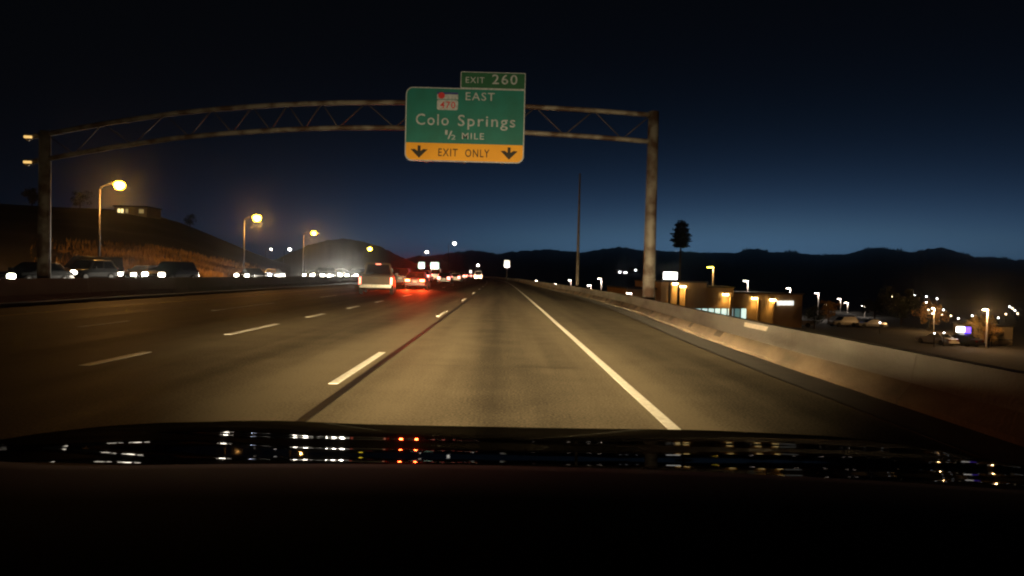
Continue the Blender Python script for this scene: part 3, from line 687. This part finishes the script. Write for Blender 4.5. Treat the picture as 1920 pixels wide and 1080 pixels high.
# far signs, each with an added lamp to brighten its board
def far_sign(px, py, wpx, hpx, Y, label, m, name='road_sign', nposts=2, power=60):
    P = at(px, py, Y); k = Y/F; wd, ht = wpx*k, hpx*k; g0 = gz(P.x, Y)
    t = thing(name, label, 'sign', (P.x, Y, g0)); z = P.z-g0
    MB().prism(rrect(-wd/2, z-ht/2, wd/2, z+ht/2, .15), 0, .06).build('board', m, t)
    for i in range(nposts):
        x = 0 if nposts == 1 else (-.3+.6*i)*wd
        MB().tube([(x, .12, -.2), (x, .12, z+ht*.4)], .07, 8).build('post', POLE, t)
    MB().tube([(0, .1, z-ht/2-.15), (0, -1.4, z-ht/2-.35)], .04, 6).build('added_lamp_arm', POLE, t)
    MB().box(0, -1.45, z-ht/2-.36, .5, .16, .1).build('added_lamp_housing', BLACK, t)
    light('added_sign_lamp', 'SPOT', t, (0, -1.45, z-ht/2-.28), power*wd*ht*5, (1, .97, .9), .1, (R(128), 0, 0), R(130), .6)
    return t
MINT = mat('pale_green_sign', (.45, .75, .6), .5, 0, (.35, .6, .48), 1)
SWH = mat('white_sign_board', (.8, .78, .74), .5, 0, (.7, .68, .62), 1)
far_sign(790.5, 497, 12, 12, 255, 'bright pale green sign, smaller of the two above the queue', MINT)
far_sign(815, 498, 16, 13, 255, 'bright pale green sign, larger of the two above the queue', MINT)
far_sign(950.5, 494.5, 11, 14, 135, 'bright white sign standing by the unlit lamp pole', SWH, nposts=1)
far_sign(882.5, 509.5, 5, 6, 240, 'tiny bright sign at the end of the tail light queue', SWH, nposts=1)
street_lamp(at(896, 497, 330), 5, 1, 'tiny far lamp beyond the bend in the highway', WHT, 0, base=-.07, headk=2.0)

# ------------------------------------------------------------------ shops below the highway
TAN = mat('tan_stucco', (.36, .22, .10), .9, 0, (.28, .165, .075), .6, .6, .3, 12)
ROOF = mat('dark_roofing', (.05, .045, .04), .9, 0, (.03, .028, .025), 2)
WGLOW = glow('lit_shop_window', (.62, .85, .78), 1.1, False)
WHG = glow('lit_white_sign', (1, .98, .92), 9, False)
WLAMP = glow('wall_lamp_glass', (1, .75, .3), 40, False)
LZ = -6.07
def shop_x(px, Y): return at(px, 560, Y).x
shop = thing('shop_building', 'long tan stucco shop building lit by wall lamps', 'building', (shop_x(1240, 100), 100, LZ)); so = -Vector(shop.location)
def sb(m, name, mt, parent=shop, **k): m.v = [tuple(Vector(v)+so) for v in m.v]; return m.build(name, mt, parent, **k)
SY0 = 100
secs = [(1176, 1240, 541, 103), (1240, 1325, 528, 100), (1325, 1376, 538, 101), (1376, 1505, 549, 102)]
for x0, x1, ty, Y in secs:
    a, c = at(x0, ty, Y), at(x1, ty, Y)
    sb(MB().box((a.x+c.x)/2, Y+10, (a.z+LZ)/2, c.x-a.x, 20, a.z-LZ), 'wall', TAN)
    sb(MB().box((a.x+c.x)/2, Y+9.9, a.z+.06, c.x-a.x+.3, 20.5, .25), 'parapet', ROOF)
for i, px in enumerate([1309, 1321, 1333, 1345, 1357, 1369, 1382, 1394]):
    wy = 100 if px < 1325 else 101 if px < 1376 else 102; P = at(px, 585, wy); z1 = at(px, 577.5, wy).z
    f = sb(MB().box(P.x, wy-.03, (z1+LZ+.5)/2, .95, .1, z1-LZ-.5), 'window', mat('window_frame_dark', (.05, .05, .05), .5))
    sb(MB().box(P.x, wy-.06, (z1+LZ+.6)/2-.02, .8, .1, z1-LZ-.75), 'pane', WGLOW if i not in (6,) else glow('dim_shop_window', (.2, .4, .38), .4, False), f)
def wall_lamp(px, py, Y, power, pil):
    P = at(px, py, Y)
    t = sb(MB().box(P.x, Y-.22, P.z+.12, .7, .44, .1), 'lamp_shade', BLACK)
    sb(MB().box(P.x, Y-.2, P.z-.02, .8, .3, .22), 'lamp_glass', WLAMP, t)
    light('wall_light', 'SPOT', shop, tuple(Vector((P.x, Y-.5, P.z-.05))+so), power, (1, .62, .16), .1, (R(-14), 0, 0), R(120), .8)
    if pil:
        Q = at(pil, py+4, Y-.5); sb(MB().box(Q.x, Y-.45, (Q.z+LZ)/2, .45, .45, Q.z-LZ), 'pilaster', TAN)
for a in [(1266, 532, 100, 650, 1256), (1280, 537, 100, 650, 1287), (1360, 552, 101, 650, 1371), (1414, 559, 102, 650, 1423.5), (1448, 562, 102, 650, 1453.5)]: wall_lamp(*a)
P = at(1273, 532, 99); sb(MB().box(P.x, 99.2, (P.z+LZ)/2, .35, .35, P.z-LZ), 'pilaster', mat('dark_pilaster', (.03, .02, .012), .9))
for x0, x1 in ((1457, 1462.5), (1464, 1471), (1472, 1479), (1480, 1488)):
    a, c = at(x0, 564, 101.7), at(x1, 572.5, 101.7); sb(MB().box((a.x+c.x)/2, 101.8, (a.z+c.z)/2, c.x-a.x, .2, a.z-c.z), 'sign_letter_box', glow('shop_sign_white', (.85, .9, .85), 1.2, False))
# lit pole sign
a, c = at(1243.5, 510, 92), at(1269, 524, 92); X = (a.x+c.x)/2
ps = thing('pole_sign', 'glowing white sign box on a pole beside the gantry post', 'sign', (X, 92, LZ))
MB().box(0, 0, (a.z+c.z)/2-LZ, c.x-a.x, .5, a.z-c.z).build('sign_box', WHG, ps, bevel=.08)
MB().box(0, 0, (a.z+c.z)/2-LZ, c.x-a.x+.12, .36, a.z-c.z+.12).build('cabinet', BLACK, ps)
MB().tube([(0, 0, -.2), (0, 0, c.z-LZ)], .14, 8).build('pole', POLE, ps)
# car park lamps
def lot_lamp(px, py, Y, label, lens, power, k=1.0, group='car park lamps', kind='SPOT'):
    P = at(px, py, Y); h = P.z-LZ; t = thing('car_park_lamp', label, 'lamp', (P.x+.35*k, Y, LZ), 0, group)
    MB().tube([(0, 0, -.2), (0, 0, h)], [.13*k, .1*k], 8).build('pole', mat('white_lamp_pole', (.55, .5, .46), .6, 0, (.45, .4, .37), 4), t)
    MB().box(-.4*k, 0, h+.02, .95*k, .4*k, .14*k).build('lamp_head', POLE, t, bevel=.02)
    MB().box(-.42*k, 0, h-.08*k, .75*k, .34*k, .1*k).build('lens', lens, t)
    if power: light('lamp_light', kind, t, (-.45*k, -.35, h-.2), power, (1, .86, .74) if lens is WHTP else (1, .55, .2), .1, (0, 0, 0), R(165), .3)
    return t
lot_lamp(1399, 526, 105, 'white car park lamp above the shop roof', WHTP, 500, .9)
lot_lamp(1479, 540, 118, 'white car park lamp above the white shop sign', WHTP, 500, .9)
lot_lamp(1532, 549, 135, 'white car park lamp third from the shop', WHTP, 500, .95)
lot_lamp(1550, 570, 125, 'low white car park lamp above the orange tree', WHTP, 400, .7)
lot_lamp(1574, 560, 165, 'white car park lamp, first of a close pair', WHTP, 300, 1)
lot_lamp(1587, 567, 155, 'white car park lamp, second of a close pair', WHTP, 300, 1)
lot_lamp(1619, 573, 140, 'last white car park lamp before the dark gap', WHTP, 400, .8)
lot_lamp(1333, 500, 104, 'orange lamp on a tall pole over the shop roof', SODF, 500, 1.2)
lot_lamp(1848, 580, 75, 'warm white lamp above the pale box building', WHT, 1500, .7, kind='POINT')
lot_lamp(1125, 522, 95, 'white lamp with lit post just beyond the barrier', WHTP, 300, .7)
lot_lamp(1180, 549, 70, 'small white lamp peeping over the barrier by the gantry post', WHTP, 200, .7)
lot_lamp(1105.5, 534.5, 80, 'small white lamp standing in for a glint over the barrier beyond the tall pole', WHTP, 100, .55)  # stands in for a glint on the barrier line
lot_lamp(1068.5, 525, 90, 'tiny white lamp over the barrier below the tall pole', WHTP, 100, .5)
lot_lamp(1041, 532, 72, 'tiny warm lamp standing in for a glint over the far barrier, near the bend', WHTP, 60, .4)  # this lamp and the next two stand in for glints on the barrier
lot_lamp(1069, 537, 66, 'tiny warm lamp standing in for a glint over the barrier before the tall pole', WHTP, 60, .4)
lot_lamp(1006, 526, 100, 'tiny far lamp standing in for a glint over the barrier end', WHTP, 40, .4)
# box building and lot at the edge
a, c = at(1850, 612, 80), at(1898, 648, 80)
bx = thing('box_building', 'pale tan box-shaped building lit from a lamp above', 'building', ((a.x+c.x)/2, 80, LZ)); hh = a.z-LZ
MB().box(0, 3, hh/2, c.x-a.x, 6, hh).build('wall', mat('pale_stucco', (.42, .33, .2), .9, 0, (.34, .26, .155), 1.2), bx)
MB().box(0, 3, hh+.05, c.x-a.x+.25, 6.2, .16).build('roof_edge', ROOF, bx); MB().box(0, -.02, hh*.28, c.x-a.x-.04, .05, .1).build('ledge', ROOF, bx)
MB().box(.3, -.03, hh*.6, .5, .06, .5).build('vent', mat('vent_brown', (.14, .1, .06), .8), bx)
p = at(1806, 618, 78); bs = thing('blue_sign', 'small white and blue lit sign beside the yellow tree', 'sign', (p.x, 78, LZ))
MB().box(-.35, 0, p.z-LZ, .9, .2, .7).build('white_panel', WHG, bs); MB().box(.55, 0, p.z-LZ-.05, .7, .2, .75).build('blue_panel', glow('blue_panel_light', (.12, .06, 1), 3, False), bs)
MB().tube([(0, .1, -.2), (0, .1, p.z-LZ)], .08, 8).build('post', POLE, bs)
for px, Y, h, r, lf, lb in [(1836, 80, 3.9, 1.7, LEAFY, 'yellow-leaved tree glowing beside the pale box building'), (1745, 104, 4.6, 1.9, LEAFO, 'orange autumn tree standing alone beyond the dark gap'), (1860, 78, 2.6, 1.2, LEAFO, 'short orange tree against the pale box building wall'), (1553, 112, 4.2, 1.6, LEAFO, 'small orange tree under the low car park lamp'), (1690, 115, 6.5, 3.2, LEAFD, 'dark leafy tree filling the gap in the lights'), (1527, 100, 3.6, 1.8, LEAFD, 'dark bushy tree before the car park lamps'), (1640, 130, 5.0, 2.8, LEAFD, 'dark tree behind the last white car park lamp')]:
    P = at(px, 600, Y); tree((P.x, Y, LZ), h, r, lf, lb)
for px, Y, lb in [(1740, 100, 'small lamp shining on the lone orange tree')]: lot_lamp(px+10, 578, Y-.5, lb, WHT, 1200, .5, kind='POINT')
for px, py, k, pm, rz, lb in [(1490, 607, 'pickup', WHP, 70, 'orange-lit parked pickup before the shop'), (1440, 607, 'sedan', SILV, 80, 'parked car under the shop wall lamps'), (1405, 600, 'sedan', WHP, 95, 'pale parked car by the shop windows'), (1580, 607, 'suv', WHP, 100, 'parked car below the close pair of lamps'), (1632, 609, 'sedan', SILV, 85, 'silver parked car by the last white lamp'), (1755, 640, 'sedan', WHP, 14, 'pale parked car below the orange autumn tree'), (1800, 642, 'sedan', GRY, 20, 'parked car below the white and blue sign')]:
    P = on_z(px, py+5, LZ); vehicle(k, lb, (P.x, P.y, LZ), R(rz), pm, group='parked cars below the highway', detail=False)
# houses across the valley with a lit window each
HW = mat('house_wall', (.2, .17, .14), .9, 0, (.15, .13, .1), 1)
HWG = glow('house_window', (.95, .95, 1), 6, False)
def house(px, py, z, label=None, Y=None, s=1.0, group='houses on the far slope'):
    P = on_z(px, py, z) if Y is None else at(px, py, Y); g0 = P.z-1.5
    t = thing('house', label or 'small far house with one lit window across the dark valley', 'house', (P.x, P.y, g0), rnd.uniform(-.3, .3), group)
    MB().box(0, 4, 1.3, 9, 7, 2.8).build('wall', HW, t)
    MB().add([(-4.9, .2, 2.7), (4.9, .2, 2.7), (4.9, 7.8, 2.7), (-4.9, 7.8, 2.7), (-4.9, 4, 4.6), (4.9, 4, 4.6)], [(0, 1, 5, 4), (2, 3, 4, 5), (0, 4, 3), (1, 2, 5), (0, 3, 2, 1)]).build('roof', ROOF, t)
    MB().box(0, .46, 1.5, 1.2*s*P.y/250, .1, 1.0*s*P.y/250).build('window', HWG, t); return t
def yard_lamp(px, py, z, m):
    P = on_z(px, py, z); r = 1.35*P.y/F; t = thing('yard_lamp', 'small post lamp, one of the scattered lights across the dark valley', 'lamp', (P.x, P.y, LZ), 0, 'scattered lights across the valley')
    MB().tube([(0, 0, -.2), (0, 0, z-LZ)], .06, 6).build('post', POLE, t)
    MB().loft([[Vector((r*q*math.cos(i*.7854), r*q*math.sin(i*.7854), z-LZ+r*zz)) for i in range(8)] for q, zz in ((.4, -.8), (.9, -.4), (1, 0), (.85, .45), (.35, .8))]).build('lens', m, t)
YW, YO = glow('cool_yard_lamp', (.9, .95, 1), 12, False), glow('warm_yard_lamp', (1, .8, .5), 10, False)
for i, (px, py) in enumerate([(1672, 556), (1737, 556), (1737, 567), (1741, 581), (1748, 588), (1769, 581), (1783, 592), (1797, 597), (1823, 592), (1886, 589), (1872, 596), (1893, 575), (1898, 578), (1903, 582), (1650, 605), (1766, 590), (1715, 553), (1757, 560), (1908, 588), (1752, 625), (1770, 624)]): yard_lamp(px, py, -4.4, YO if i % 3 == 0 else YW)
for px, py in ((1163.5, 511), (1173, 512.5), (1192, 506.5)): house(px, py, 0, 'bright house lights on the far slope beside the gantry post', 620, 1.1 if px != 1192 else .6, 'houses on the far slope')
# house on the roadside hill
hp = at(243, 396, 176); hh_ = thing('hilltop_house', 'dim house with lit windows on top of the roadside hill', 'house', (hp.x, 176, hp.z-2))
MB().box(0, 4, 1.6, 9, 7, 3.4).build('wall', HW, hh_); MB().box(0, 4, 3.4, 9.6, 7.6, .3).build('roof', ROOF, hh_)
for i, (x, m) in enumerate([(-3.2, 'warm_window'), (-2.3, 'warm_window'), (-1.0, 'dim_window'), (2.6, 'dim_window'), (3.3, 'dim_window')]):
    MB().box(x, .45, 2.1, .6, .12, 1.1).build('window', glow(m, (1, .85, .4), 1.4 if m == 'warm_window' else .16, False), hh_)
for px, h in ((356, 4.2), (150, 5), (60, 5)):
    A = interp([(-160, 150), (300, 190), (545, 240)], px); P = at(px, interp(hz_l, px), A)
    tree((P.x, P.y, P.z-.5), h, h*.5, LEAFD, {356: 'dark bushy tree alone on the slope of the roadside hill', 150: 'dark tree on the hill crest beside the gantry post', 60: 'dark tree on the hill crest beyond the gantry end'}[px], n=1500)

# ------------------------------------------------------------------ thin haze added for the glow around the lamps
hb = MB().box(0, 3300, 100, 12400, 7700, 240)
hm = bpy.data.materials.new('lamp_glow_haze'); hm.use_nodes = True; n = hm.node_tree.nodes; n.remove(n['Principled BSDF'])
pv = n.new('ShaderNodeVolumePrincipled'); pv.inputs['Color'].default_value = (.9, .92, .95, 1); pv.inputs['Density'].default_value = 1.35e-4; pv.inputs['Anisotropy'].default_value = .97
hm.node_tree.links.new(pv.outputs[0], n['Material Output'].inputs['Volume'])
tag(hb.build('haze', hm), 'thin added haze giving the lamps their glow', 'haze', kind='stuff')
